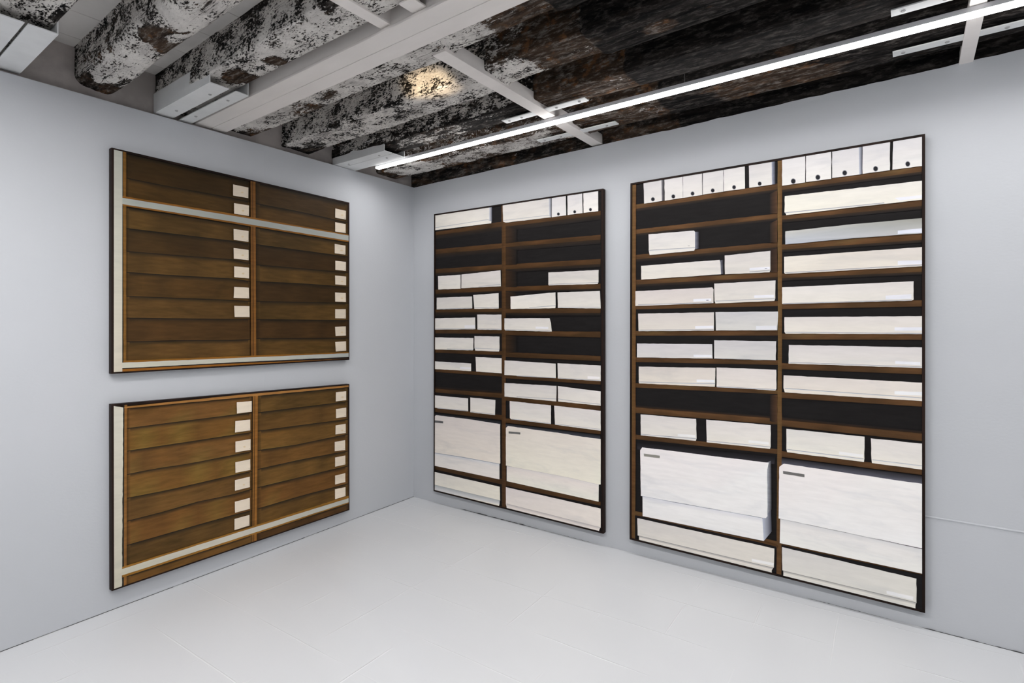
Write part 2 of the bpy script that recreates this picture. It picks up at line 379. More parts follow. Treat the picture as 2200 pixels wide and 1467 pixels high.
def bracket(label, y0, ys0, ys1, y1, L, zb, ztop, bolts):
    e = empty('beam_bracket', (0, y0, zb), AL); tag(e, label, 'bracket', 'white sheet metal brackets on the beam ends')
    a = ys0 - y0; b = ys1 - y0; c = y1 - y0
    mb = MB(); mb.box(-.035, L, 0, a, 0, .006); mb.box(-.035, L, 0, .006, .006, ztop); mb.build('angle_plate', M_bracket, e, .0015)
    mb = MB(); mb.box(-.035, L, b, c, 0, .006); mb.box(-.035, L, c - .006, c, .006, ztop * .6); mb.build('angle_plate', M_bracket, e, .0015)
    for (bx, by) in bolts:
        m = MB(); m.cyl((bx, by, -.004), .006, .004, n=8, r2=.009); m.build('bolt', M_bolt, e)
bracket('white metal bracket around the beam end nearest the viewer', -2.855, -2.775, -2.765, -2.665, .575, 2.750, .125, ())
bracket('white metal bracket with a wide dark slot, beside the big steel beam', -2.072, -1.972, -1.940, -1.868, .645, 2.750, .115, ((.50, .07), (.12, .06), (.50, .165), (.12, .165)))
bracket('small white metal bracket near the room corner, under the lamp end', -.835, -.758, -.754, -.640, .56, 2.750, .105, ((.45, .05), (.45, .12), (.1, .05)))

# ---------------------------------------------------------------- linear lamps
def lamp(label, x, y, L, rz=-.0213, mat=None, group=None):
    e = empty('linear_lamp', (x, y, 2.735), rz); tag(e, label, 'lamp', group)
    mb = MB(); mb.box(0, L, -.0185, .0185, .016, .038); mb.build('housing', M_alu, e, .002)
    mb = MB(); mb.box(.002, L - .002, -.018, .018, .004 if mat is None else .0152, .0158); mb.build('diffuser', mat or M_led, e)
    for k in (.1, 1.0, 2.4, 3.6):
        if k < L: m = MB(); m.cyl((k, 0, .036), .0007, .205, n=6); m.build('wire', M_bolt, e)
    if mat is None:     # the tube's own downward light, a narrow strip along the diffuser
        ld = bpy.data.lights.new('lamp_light', 'AREA'); ld.shape = 'RECTANGLE'; ld.size = L - .02; ld.size_y = .028
        ld.energy = LV; ld.color = LED_COL; ld.spread = math.radians(SPREAD)
        lo = bpy.data.objects.new('lamp_light', ld); COL.objects.link(lo); lo.parent = e; lo.location = (L / 2, 0, .001)
    return e
lamp('long glowing white linear lamp hanging parallel to the long wall', .205, -.600, 5.9)
lamp('linear lamp crossing the room over the viewer, parallel to the first', 1.33, -2.71, 5.0, -.0213, M_led_b)
lamp('short linear lamp pointing away from the corner, beside the left wall', 1.22, -2.80, 1.5, -math.pi / 2, M_led_a)

# ---------------------------------------------------------------- paintings
DEP = .041
def on_plane(px, py, wall, dep):
    d = Vector((math.sin(YAW), math.cos(YAW), 0)) + Vector((math.cos(YAW), -math.sin(YAW), 0)) * ((px - CX) / FPX) + Vector((0, 0, (CY - py) / FPX))
    if wall == 'L': n = Vector((1, 0, 0)); 
    else: n = Vector((math.sin(AL) * 1, -math.cos(AL), 0))
    t = (dep - CAM.dot(n)) / d.dot(n); return CAM + d * t
class Canvas:
    """a framed painting: corner pixels of the frame's front give its size on the wall; painted shapes are laid flat on the canvas"""
    def __init__(s, wall, corners, label, gain):
        s.wall = wall; s.gain = gain
        P = [on_plane(x, y, wall, DEP) for x, y in corners]          # TL TR BR BL
        s.n = Vector((1, 0, 0)) if wall == 'L' else Vector((math.sin(AL), -math.cos(AL), 0))
        s.u = (Vector((0, 1, 0)) if wall == 'L' else Vector((math.cos(AL), math.sin(AL), 0)))
        base = (P[3] + P[2]) / 2 - s.n * DEP
        s.o = base; s.e = empty('framed_painting', base); tag(s.e, label, 'painting')
        s.q = [((p - base).dot(s.u), (p - base).z) for p in P]       # local (along, up)
        rw = .0125
        def inset(k):
            (a0, b0), (a1, b1), (a2, b2), (a3, b3) = s.q
            return [(a0 + k, b0 - k), (a1 - k, b1 - k), (a2 - k, b2 + k), (a3 + k, b3 + k)]
        s.inn = inset(rw); s.edge = inset(rw - .004)
        L = lambda a, b, d: s.u * a + s.n * d + Vector((0, 0, b))
        v = []
        for d, ring in ((.006, s.q), (DEP, s.q), (DEP, s.inn), (.010, s.inn)): v += [L(a, b, d) for a, b in ring]
        f = []
        for k in range(3):
            for i in range(4): j = (i + 1) % 4; f.append((4 * k + i, 4 * k + j, 4 * k + 4 + j, 4 * k + 4 + i))
        for i in range(4): j = (i + 1) % 4; f.append((i, 12 + i, 12 + j, j))
        if wall == 'L': pass
        fr = mesh_obj('frame', v, f, M_frame, s.e); m = fr.modifiers.new('bevel', 'BEVEL'); m.width = .0012; m.segments = 2; m.limit_method = 'ANGLE'
        mb = MB()
        s.L = L; s.cd = DEP - .008; s.v = []; s.f = []; s.mi = []; s.c = []; s.layer = 0
        pts = s.edge
        s._add([(a, b) for a, b in pts], [rgb(30, 28, 28)] * 4, BLACK)
        # stretcher behind the canvas
        b = len(s.v)
    def px(s, x, y):
        p = on_plane(x, y, s.wall, s.cd) - s.o; a, b = p.dot(s.u), p.z
        (a0, b0), (a1, b1), (a2, b2), (a3, b3) = s.inn
        # push anything painted up to the frame a little under its lip
        t = max(0, min(1, (b - b3) / (b0 - b3))); la = a3 + (a0 - a3) * t; ra = a2 + (a1 - a2) * t
        h = max(0, min(1, (a - a3) / (a2 - a3))); tb = b0 + (b1 - b0) * h; bb = b3 + (b2 - b3) * h
        sn = False
        if a < la + .0065: a = la - .003; sn = True
        if a > ra - .0065: a = ra + .003; sn = True
        if b > tb - .0065: b = tb + .003; sn = True
        if b < bb + .0065: b = bb - .003; sn = True
        return a, b, sn
    def _add(s, pts, cols, mat):
        s.layer += 1; d = s.cd + .00002 * s.layer; b = len(s.v)
        for (p, c) in zip(pts, cols): s.v.append(s.L(p[0], p[1], d)); s.c.append(c)
        ids = list(range(b, b + len(pts)))
        ar = sum(pts[i][0] * pts[(i + 1) % len(pts)][1] - pts[(i + 1) % len(pts)][0] * pts[i][1] for i in range(len(pts)))
        # wall L: u=+y, n=+x -> (u, z) ccw seen from the room needs reversing for L, not for R
        if (ar > 0) != (s.wall == 'R'): ids.reverse()
        if s.wall == 'L': ids.reverse(); ids = ids
        s.f.append(tuple(ids)); s.mi.append(mat)
    def poly(s, pts, col, mat, jit=.0007, sub=.035):
        if isinstance(col[0], (int, float)): col = [col] * len(pts)
        if mat == BROWN: col = [(c[0] * .95, c[1] * 1.05, c[2] * 1.04) if c[0] > 105 else c for c in col]
        if s.wall == 'R':      # white paint colour brightened downwards to offset lamplight fading down the wall
            def kk(y): return interp([(330, .93), (620, .99), (820, 1.07), (1050, 1.24), (1300, 1.24)], y) if mat == WHITE else 1.0
            cols = [rgb(*c, k=kk(q[1])) for c, q in zip(col, pts)]
        else: cols = [rgb(*c, k=s.gain if mat == BROWN or s.gain < 1.25 else 1.08) for c in col]
        P = [s.px(*p) for p in pts]; out = []; oc = []
        n = len(P)
        for i in range(n):
            p, q = P[i], P[(i + 1) % n]; c, e = cols[i], cols[(i + 1) % n]
            out.append((p[0], p[1])); oc.append(c)
            L = math.hypot(q[0] - p[0], q[1] - p[1]); m = int(L / sub)
            both = p[2] and q[2]
            for k in range(1, m + 1):
                t = k / (m + 1); j = 0 if both else jit
                out.append((p[0] + (q[0] - p[0]) * t + random.uniform(-j, j), p[1] + (q[1] - p[1]) * t + random.uniform(-j, j)))
                oc.append(tuple(c[a] + (e[a] - c[a]) * t for a in range(4)))
        s._add(out, oc, mat)
    def done(s):
        o = mesh_obj('canvas', s.v, s.f, [M_white, M_brown, M_black], s.e, s.mi)
        ca = o.data.color_attributes.new('paint_colour', 'FLOAT_COLOR', 'POINT')
        ca.data.foreach_set('color', [x for c in s.c for x in c])
class View:
    """pixel frame of one close look at the photograph"""
    def __init__(s, cv_, ox, oy, k): s.cv = cv_; s.ox = ox; s.oy = oy; s.k = k
    def T(s, p): return (s.ox + p[0] / s.k, s.oy + p[1] / s.k)
    def poly(s, pts, col, mat, **kw): s.cv.poly([s.T(p) for p in pts], col, mat, **kw)
    def grad(s, a, b, c, d, c1, c2, mat):      # a-b edge colour c1, d-c edge colour c2
        s.cv.poly([s.T(p) for p in (a, b, c, d)], [c1, c1, c2, c2], mat, jit=.0004, sub=9)
    def line(s, pts, wd, col, mat):
        up = [(x, y - wd / 2) for x, y in pts]; dn = [(x, y + wd / 2) for x, y in reversed(pts)]
        s.poly(up + dn, col, mat, jit=.0003, sub=.05)
    def vline(s, x0, y0, x1, y1, wd, col, mat):
        s.poly([(x0 - wd / 2, y0), (x0 + wd / 2, y0), (x1 + wd / 2, y1), (x1 - wd / 2, y1)], col, mat, jit=.0003)
    def disc(s, x, y, r, col=(38, 38, 42)):
        for rr, c in ((r * 1.25, (150, 150, 155)), (r, col)):
            s.poly([(x + rr * .92 * math.cos(a), y + rr * math.sin(a)) for a in [2 * math.pi * i / 18 for i in range(18)]], c, WHITE if rr > r else BLACK, jit=0, sub=9)
def interp(pts, x):
    if x <= pts[0][0]:
        (a, b), (c, d) = pts[0], pts[1]
    elif x >= pts[-1][0]:
        (a, b), (c, d) = pts[-2], pts[-1]
    else:
        for i in range(len(pts) - 1):
            if pts[i][0] <= x <= pts[i + 1][0]: (a, b), (c, d) = pts[i], pts[i + 1]; break
    return b + (d - b) * (x - a) / (c - a)

# ---- chest-of-drawers paintings
def rows(V, cvs, x0, x1, lines, cols, shade=(27, 24, 19), soft=9):
    """drawer fronts between successive lines given as full-pixel polylines; each front darkens just under its top line"""
    n = 7
    for i in range(len(lines) - 1):
        top, bot = lines[i], lines[i + 1]; base = cols[i]; base = (base[0] * .98, base[0] * .35 + base[1] * .5, base[0] * .17 + base[2] * .45)
        xs = [x0 + (x1 - x0) * k / n for k in range(n + 1)]
        T = [(x, interp(top, x)) for x in xs]; B = [(x, interp(bot, x)) for x in xs]
        rnd = [random.uniform(.86, 1.12) for _ in xs]
        def cc(k, m=1.0): return tuple(min(255, c * (1 + (rnd[k] - 1) * .8) * m) for c in base)
        for k in range(n):
            # quads: dark band, fade, body
            y = lambda P, Q, t: P + (Q - P) * t
            hL = B[k][1] - T[k][1]; hR = B[k + 1][1] - T[k + 1][1]
            s1 = min(.14, 3.0 / max(hL, 1)); s2 = min(.55, soft / max(hL, 1))
            lv = [0, s1, s2, .93, 1.0]
            dk = tuple((a * .55 + b * .45) for a, b in zip(shade, base))
            for j in range(4):
                ta, tb = lv[j], lv[j + 1]
                p = [(T[k][0], y(T[k][1], B[k][1], ta)), (T[k + 1][0], y(T[k + 1][1], B[k + 1][1], ta)), (T[k + 1][0], y(T[k + 1][1], B[k + 1][1], tb)), (T[k][0], y(T[k][1], B[k][1], tb))]
                cs = [[shade, shade, dk, dk], [dk, dk, cc(k + 1), cc(k)], [cc(k), cc(k + 1), cc(k + 1, 1.03), cc(k, 1.03)], [cc(k, 1.03), cc(k + 1, 1.03), cc(k + 1, 1.10), cc(k, 1.10)]][j]
                cvs.poly(p, cs, BROWN, jit=0, sub=9)
        # soft dark ends beside the uprights
        for xa, xb in ((x0, x0 + 9), (x1, x1 - 5)):
            ya0, ya1 = interp(top, xa), interp(top, xb); yb0, yb1 = interp(bot, xa), interp(bot, xb)
            e = tuple(c * .68 for c in base); 
            cvs.poly([(xa, ya0 + 2), (xb, ya1 + 2), (xb, yb1), (xa, yb0)], [e, base, base, e], BROWN, jit=0, sub=9)
def thin(cvs, line, x0, x1, wd, col, mat=BROWN, n=8):
    xs = [x0 + (x1 - x0) * k / n for k in range(n + 1)]
    w_ = [wd * random.uniform(.6, 1.25) for _ in xs]
    cvs.poly([(x, interp(line, x) - a / 2) for x, a in zip(xs, w_)] + [(x, interp(line, x) + a / 2) for x, a in reversed(list(zip(xs, w_)))], col, mat, jit=.0003, sub=.05)
def F(V, *p): return [V.T(q) for q in p]
ORG = (140, 84, 34); ORG2 = (118, 70, 32); CREAM = (200, 197, 180); GREY = (163, 166, 160); PAPER = (222, 208, 188)
def papers(V, cvs, quads):
    for q in quads:
        kk = random.uniform(-5, 5); c = tuple(x + kk for x in PAPER)
        V.poly(q, [c, tuple(x - 3 for x in c), c, tuple(x + 3 for x in c)], WHITE, jit=.0005)
        (x0, y0), (x1, y1), (x2, y2), (x3, y3) = q
        if random.random() < .7:   # tiny ink tick low in the corner
            V.line([(x2 - 22, y2 - 16), (x2 - 8, y2 - 14)], 4, (120, 112, 100), BROWN)
        if random.random() < .5:
            cx, cy = (x0 + x2) / 2 + 20, (y0 + y2) / 2 + 15
            V.poly([(cx + 18 * math.cos(a), cy + 12 * math.sin(a)) for a in [math.pi * i / 4 for i in range(8)]], (216, 195, 160), WHITE, jit=.001, sub=9)

c1 = Canvas('L', [(239.8, 316.7), (750.7, 435), (750.7, 772.9), (239.5, 803.3)],
            'upper of the two dark-framed paintings of brown drawers, its crossbar near the top', .95)
a, b, c, d = View(c1, 220, 310, 5.868), View(c1, 490, 360, 5.868), View(c1, 220, 560, 5.643), View(c1, 490, 590, 6.379)
full = [(236, 300), (760, 420), (760, 790), (236, 815)]
c1.poly(full, (60, 44, 28), BROWN)
def lines_of(*L): return [sorted(l) for l in L]
tL = F(a, (288, 118), (1643, 425)); bTop = F(a, (290, 655), (1643, 880))
LL1 = lines_of(tL, F(a, (300, 420), (820, 525), (1643, 672)) + F(b, (270, 430)), bTop)
rows(a, c1, 268.5, 537.5, LL1, [(60, 44, 25), (78, 56, 28)])
LL2 = lines_of(F(a, (290, 790), (1643, 1000)) + F(b, (270, 742)), F(a, (300, 1055), (1643, 1215)) + F(b, (275, 958)), F(a, (300, 1345), (1643, 1450)) + F(b, (275, 1205)),
               F(c, (275, 135), (800, 172), (1580, 215)) + F(d, (300, 88)), F(c, (275, 425), (1580, 475)) + F(d, (300, 362)), F(c, (285, 690), (1580, 705)) + F(d, (300, 602)),
               F(c, (290, 978), (900, 962), (1580, 960)) + F(d, (300, 882)), F(c, (245, 1215), (1580, 1158)) + F(d, (300, 1105)))
rows(c, c1, 268.5, 537.5, LL2, [(84, 62, 33), (64, 46, 27), (88, 64, 34), (78, 54, 28), (92, 66, 36), (76, 50, 28), (94, 66, 36)])
RL1 = lines_of(F(b, (340, 190), (1497, 465)), F(b, (345, 450), (900, 555), (1300, 645), (1497, 690)), F(b, (340, 650), (1497, 845)))
rows(b, c1, 548, 745.5, RL1, [(68, 50, 32), (80, 56, 29)])
RL2 = lines_of(F(b, (340, 755), (1497, 942)), F(b, (345, 965), (1497, 1120)), F(b, (345, 1220), (1497, 1320)), F(d, (372, 90), (1000, 118), (1620, 165)),
               F(d, (372, 360), (1620, 385)), F(d, (372, 608), (1620, 622)), F(d, (372, 870), (1620, 862)), F(d, (372, 1105), (1625, 1062)))
rows(d, c1, 548, 745.5, RL2, [(80, 60, 34), (62, 44, 28), (84, 62, 33), (64, 44, 26), (82, 60, 31), (64, 42, 24), (84, 60, 30)])
# uprights and rails
def upright(cvs, pts, col):   # pts full-pixel quad TL TR BR BL
    cvs.poly(pts, [col, tuple(x * .85 for x in col), tuple(x * .9 for x in col), col], BROWN)
upright(c1, [a.T((250, 90)), a.T((290, 98)), c.T((280, 1215)), c.T((245, 1228))], (136, 86, 38))
c1.poly([a.T((242, 60)), a.T((251, 62)), c.T((246, 1235)), c.T((232, 1235))], (38, 34, 28), BLACK)
upright(c1, [b.T((272, 160)), b.T((300, 165)), d.T((332, 1125)), d.T((303, 1128))], (126, 76, 36))
upright(c1, [b.T((303, 165)), b.T((335, 172)), d.T((374, 1118)), d.T((336, 1125))], (140, 84, 38))
c1.poly([b.T((298, 165)), b.T((304, 166)), d.T((339, 1128)), d.T((333, 1128))], (45, 32, 24), BLACK)
# crossbar
c1.poly([a.T((245, 655)), a.T((1643, 880)), b.T((1500, 845)), b.T((1500, 862)), a.T((1643, 915)), a.T((243, 680))], ORG, BROWN)
c1.poly([a.T((245, 750)), a.T((1643, 970)), b.T((1500, 918)), b.T((1500, 940)), a.T((1643, 1000)), a.T((245, 775))], ORG, BROWN)
c1.poly([a.T((240, 677)), a.T((1643, 905)), b.T((1500, 857)), b.T((1500, 922)), a.T((1643, 978)), a.T((240, 755))], [(172, 176, 168), (160, 164, 158), (165, 168, 163), (165, 168, 163), (160, 164, 158), (172, 176, 168)], WHITE)
# bottom rails
c1.poly([c.T((243, 1212)), c.T((1580, 1158)), d.T((1635, 1062)), d.T((1640, 1080)), c.T((1580, 1185)), c.T((243, 1240))], (146, 88, 34), BROWN)
c1.poly([c.T((230, 1235)), c.T((1580, 1180)), d.T((1645, 1075)), d.T((1645, 1125)), c.T((1580, 1232)), c.T((230, 1305))], [CREAM, (190, 188, 175), (172, 176, 172), (172, 176, 172), (190, 188, 175), CREAM], WHITE)
c1.poly([c.T((230, 1302)), c.T((1580, 1231)), d.T((1645, 1125)), d.T((1645, 1138)), c.T((1580, 1245)), c.T((230, 1314))], (42, 34, 30), BLACK)
c1.poly([c.T((230, 1314)), c.T((1580, 1245)), d.T((1645, 1138)), d.T((1645, 1165)), c.T((1580, 1275)), c.T((230, 1345))], (146, 86, 32), BROWN)
c1.poly([a.T((120, 20)), a.T((242, 60)), c.T((231, 1330)), c.T((120, 1370))], [(190, 190, 178), (186, 187, 176), (208, 198, 180), (212, 204, 186)], WHITE, jit=.0012, sub=.02)
c1.poly([b.T((1497, 440)), b.T((1515, 440)), d.T((1655, 1160)), d.T((1632, 1150))], (165, 178, 180), WHITE)
papers(b, c1, [[(52, 215), (245, 255), (243, 388), (52, 355)], [(64, 450), (252, 480), (250, 612), (65, 583)], [(58, 775), (247, 802), (245, 938), (60, 912)],
   [(58, 1015), (247, 1040), (247, 1168), (60, 1150)], [(65, 1247), (252, 1262), (252, 1397), (65, 1382)],
   [(1340, 517), (1474, 547), (1473, 657), (1338, 633)], [(1338, 690), (1470, 715), (1470, 828), (1338, 807)], [(1332, 963), (1468, 985), (1467, 1097), (1332, 1082)], [(1340, 1175), (1474, 1190), (1473, 1303), (1340, 1290)]])
papers(d, c1, [[(70, 168), (272, 180), (275, 325), (63, 318)], [(70, 427), (280, 433), (282, 581), (77, 580)],
   [(1453, 12), (1605, 27), (1604, 146), (1456, 134)], [(1453, 243), (1600, 252), (1602, 375), (1455, 368)], [(1455, 472), (1600, 472), (1600, 600), (1455, 597)],
   [(1453, 715), (1600, 708), (1602, 833), (1460, 841)], [(1455, 922), (1602, 912), (1605, 1040), (1462, 1052)]])
c1.done()

c2 = Canvas('L', [(239.6, 868.5), (750.7, 824.7), (750.9, 1095.5), (240.4, 1270)],
            'lower of the two dark-framed paintings of brown drawers, its crossbar near the bottom', 1.3)
e, f_, g, h = View(c2, 220, 850, 6.379), View(c2, 490, 820, 6.379), View(c2, 220, 1060, 6.379), View(c2, 490, 1030, 7.857)
c2.poly([(236, 860), (760, 815), (760, 1105), (236, 1280)], (62, 46, 30), BROWN)
LL = lines_of(F(e, (300, 168), (1786, 28)) + F(f_, (335, 192)), F(e, (330, 445), (830, 380), (1786, 260)) + F(f_, (325, 420)), F(e, (330, 755), (1300, 610), (1786, 535)) + F(f_, (325, 690)),
              F(e, (330, 1075), (700, 1000), (1180, 930), (1786, 810)) + F(f_, (325, 950)), F(e, (325, 1400), (900, 1290), (1786, 1085)) + F(f_, (325, 1220)),
              F(g, (325, 375), (800, 255), (1300, 110), (1786, 10)) + F(h, (395, 155)), F(g, (325, 705), (870, 550), (1180, 460), (1786, 290)) + F(h, (395, 515)),
              F(g, (325, 985), (1786, 535)) + F(h, (395, 795)))
rows(e, c2, 270.5, 541, LL, [(100, 66, 38), (102, 68, 32), (98, 66, 38), (104, 70, 34), (92, 64, 36), (102, 64, 32), (78, 56, 30)])
RL = lines_of(F(f_, (400, 190), (1633, 72)), F(f_, (400, 418), (1620, 268)), F(f_, (400, 670), (1000, 590), (1620, 510)), F(f_, (400, 935), (900, 865), (1620, 715)),
              F(f_, (390, 1195), (1000, 1060), (1620, 945)), F(f_, (390, 1445), (1620, 1150)), F(h, (475, 490), (1250, 260), (2005, 65)), F(h, (475, 775), (2005, 285)))
rows(f_, c2, 551, 746, RL, [(82, 60, 32), (86, 60, 32), (92, 66, 34), (94, 62, 32), (92, 66, 34), (96, 60, 30), (88, 62, 30)])
# strip under the crossbar
rows(g, c2, 270.5, 541, lines_of(F(g, (325, 1125), (1786, 650)) + F(h, (395, 925)), F(g, (285, 1270), (1786, 760)) + F(h, (395, 1075))), [(96, 66, 34)], soft=5)
rows(h, c2, 551, 746, lines_of(F(h, (475, 895), (2005, 400)), F(h, (475, 1030), (2005, 520))), [(72, 46, 28)], soft=5)
upright(c2, [e.T((293, 140)), e.T((330, 140)), g.T((322, 1260)), g.T((283, 1275))], (132, 82, 40))
c2.poly([e.T((275, 140)), e.T((293, 140)), g.T((284, 1275)), g.T((258, 1280))], (42, 40, 36), BLACK)
upright(c2, [f_.T((330, 165)), f_.T((358, 165)), h.T((422, 1060)), h.T((396, 1070))], (130, 80, 38))
upright(c2, [f_.T((360, 165)), f_.T((400, 165)), h.T((472, 1040)), h.T((424, 1060))], (142, 86, 38))
c2.poly([f_.T((355, 165)), f_.T((362, 165)), h.T((427, 1060)), h.T((418, 1060))], (50, 35, 24), BLACK)
c2.poly([e.T((290, 150)), e.T((1786, 14)), f_.T((1640, 50)), f_.T((1640, 72)), e.T((1786, 32)), e.T((290, 172))], (150, 96, 52), BROWN)
c2.poly([g.T((262, 1000)), g.T((1786, 525)), h.T((2010, 272)), h.T((2010, 320)), g.T((1786, 560)), g.T((262, 1040))], (138, 88, 36), BROWN)
c2.poly([g.T((262, 1108)), g.T((1786, 615)), h.T((2010, 370)), h.T((2010, 400)), g.T((1786, 650)), g.T((262, 1145))], (138, 88, 36), BROWN)
c2.poly([g.T((255, 1030)), g.T((1786, 548)), h.T((2015, 313)), h.T((2015, 380)), g.T((1786, 625)), g.T((255, 1117))], [(194, 190, 172), (196, 191, 178), (182, 182, 172), (182, 182, 172), (196, 191, 178), (194, 190, 172)], WHITE)
c2.poly([e.T((150, 150)), e.T((275, 160)), g.T((257, 1275)), g.T((140, 1310))], [(198, 194, 180), (200, 196, 182), (196, 190, 172), (196, 190, 172)], WHITE, jit=.0012, sub=.02)
c2.poly([f_.T((1630, 40)), f_.T((1655, 40)), h.T((2035, 500)), h.T((2006, 500))], (175, 185, 182), WHITE)
papers(f_, c2, [[(108, 280), (313, 262), (313, 408), (110, 434)], [(88, 538), (292, 515), (293, 663), (83, 693)], [(90, 817), (298, 783), (297, 930), (90, 965)],
   [(88, 1100), (292, 1058), (293, 1205), (90, 1245)], [(83, 1345), (287, 1297), (288, 1440), (83, 1490)],
   [(1467, 142), (1607, 128), (1607, 250), (1464, 268)], [(1467, 372), (1608, 353), (1608, 478), (1468, 497)], [(1462, 597), (1600, 573), (1602, 700), (1460, 720)],
   [(1450, 823), (1592, 797), (1593, 933), (1450, 950)], [(1455, 1035), (1595, 1007), (1595, 1130), (1455, 1162)], [(1455, 1283), (1595, 1248), (1595, 1370), (1455, 1405)]])
papers(h, c2, [[(100, 370), (352, 305), (355, 490), (103, 557)], [(95, 660), (347, 592), (346, 770), (93, 848)], [(1790, 160), (1967, 123), (1967, 275), (1792, 328)]])
c2.done()

# ---- archive shelf paintings
SHB = (82, 57, 33); SHK = (30, 27, 27)
def shelf(V1, p0, p1, V2, q0, q1, col=SHB, fade=0, up=0, pre=6):
    """wooden shelf edge: top line p0-p1 and bottom line q0-q1; optionally a soft dark-brown underside (fade) or upper face (up), in close-look pixels"""
    cvs = V1.cv; A, B, C_, D = V1.T(p0), V1.T(p1), V2.T(q1), V2.T(q0)
    n = 6
    def at_(P, Q, t): return (P[0] + (Q[0] - P[0]) * t, P[1] + (Q[1] - P[1]) * t)
    rnd = [random.uniform(.86, 1.14) for _ in range(n + 1)]
    top = [at_(A, B, k / n) for k in range(n + 1)]; bot = [at_(D, C_, k / n) for k in range(n + 1)]
    cc = [tuple(x * r_ for x in col) for r_ in rnd]; ck = [tuple(x * r_ * .86 for x in col) for r_ in rnd]
    dk = tuple(x * .42 + 12 for x in col)
    for k in range(n):
        if up:
            u0 = (top[k][0], top[k][1] - up); u1 = (top[k + 1][0], top[k + 1][1] - up)
            cvs.poly([u0, u1, top[k + 1], top[k]], [SHK, SHK, tuple(x * .6 for x in cc[k + 1]), tuple(x * .6 for x in cc[k])], BROWN, jit=0, sub=9)
        if fade:
            u0 = (bot[k][0], bot[k][1] + fade); u1 = (bot[k + 1][0], bot[k + 1][1] + fade)
            cvs.poly([bot[k], bot[k + 1], u1, u0], [dk, dk, SHK, SHK], BROWN, jit=0, sub=9)
        cvs.poly([top[k], top[k + 1], bot[k + 1], bot[k]], [cc[k], cc[k + 1], ck[k + 1], ck[k]], BROWN, jit=0, sub=9)
    cvs.poly(top + list(reversed([(x, y - 1.0) for x, y in top])), tuple(x * .95 for x in col), BROWN, jit=.0008, sub=.03)
W1 = (226, 221, 213); WC = (220, 215, 207)
def wbox(V, pts, col=W1, lip=None, lipw=3, lab=None, side=None):
    """painted white archive box: outline, optional lid line, optional pale label, optional shaded right side quad"""
    n = len(pts)
    ys = [p[1] for p in pts]; y0, y1 = min(ys), max(ys)
    tone = random.uniform(-7, 5)
    cs = []
    for (x, y) in pts:
        t = (y - y0) / max(1, y1 - y0); k = random.uniform(-2, 2) + tone + (-7 if t < .25 else 2)
        cs.append((col[0] + k, col[1] + k, col[2] + k * .8 + (3 if t < .3 else -1)))
    V.poly(pts, cs, WHITE, jit=.0009, sub=.03)
    if side: V.grad(*side, (210, 210, 215), (70, 74, 90), WHITE)
    if lab: V.poly(lab, (234, 234, 240), WHITE)
    if lip:
        V.line([(x, y + lipw * 1.6) for x, y in lip], lipw * 2.4, (200, 200, 203), WHITE)
        V.line(lip, lipw, (120, 122, 130), WHITE)

def band(V, top, bot, ct, cm, cb, n=8):
    A_ = [V.T(q) for q in top]; B_ = [V.T(q) for q in bot]
    x0 = max(A_[0][0], B_[0][0]); xa0, xa1, xb0, xb1 = A_[0][0], A_[-1][0], B_[0][0], B_[-1][0]
    for k in range(n):
        def pt(j, t):
            u = j / n; xt = xa0 + (xa1 - xa0) * u; xb = xb0 + (xb1 - xb0) * u
            yt, yb = interp(A_, xt), interp(B_, xb); return (xt + (xb - xt) * t, yt + (yb - yt) * t)
        for ta, tb, c0, c1_ in ((0, .22, ct, cm), (.22, 1, cm, cb)):
            V.cv.poly([pt(k, ta), pt(k + 1, ta), pt(k + 1, tb), pt(k, tb)], [c0, c0, c1_, c1_], WHITE, jit=0, sub=9)
c3 = Canvas('R', [(932.3, 460), (1295.6, 404.8), (1296.3, 1146.8), (931.3, 1055)],
            'narrow dark-framed painting of white archive boxes on shelves, nearest the corner', 1.18)
A, B, C_, D, E_, F_, G_, H_ = (View(c3, 920, 400, 7.335), View(c3, 1070, 400, 7.336), View(c3, 920, 600, 7.335), View(c3, 1070, 600, 7.336),
                            View(c3, 920, 800, 7.335), View(c3, 1070, 800, 7.336), View(c3, 920, 980, 7.335), View(c3, 1070, 960, 7.336))
SH3 = (78, 54, 31)
shelf(A, (100, 730), (1165, 565), A, (100, 775), (1165, 635), SH3, fade=9)
shelf(A, (100, 1005), (1165, 905), A, (100, 1070), (1165, 975), SH3, fade=9)
shelf(A, (100, 1315), (1165, 1240), A, (100, 1370), (1165, 1310), SH3, fade=5)
shelf(C_, (100, 170), (1165, 112), C_, (100, 225), (1165, 178), SH3, fade=3)
shelf(C_, (100, 478), (1165, 460), C_, (100, 520), (1165, 515), SH3, fade=7)
shelf(C_, (100, 795), (1165, 790), C_, (100, 848), (1165, 852), SH3, fade=2)
shelf(C_, (100, 1103), (1165, 1138), C_, (100, 1155), (1165, 1195), SH3)
shelf(C_, (100, 1412), (1165, 1487), C_, (100, 1458), (1165, 1533), SH3)
shelf(E_, (100, 262), (1165, 340), E_, (100, 312), (1165, 402), SH3, up=6)
shelf(E_, (100, 553), (1165, 680), E_, (100, 620), (1165, 748), SH3)
shelf(G_, (100, 143), (1165, 365), G_, (100, 205), (1165, 442), SH3)
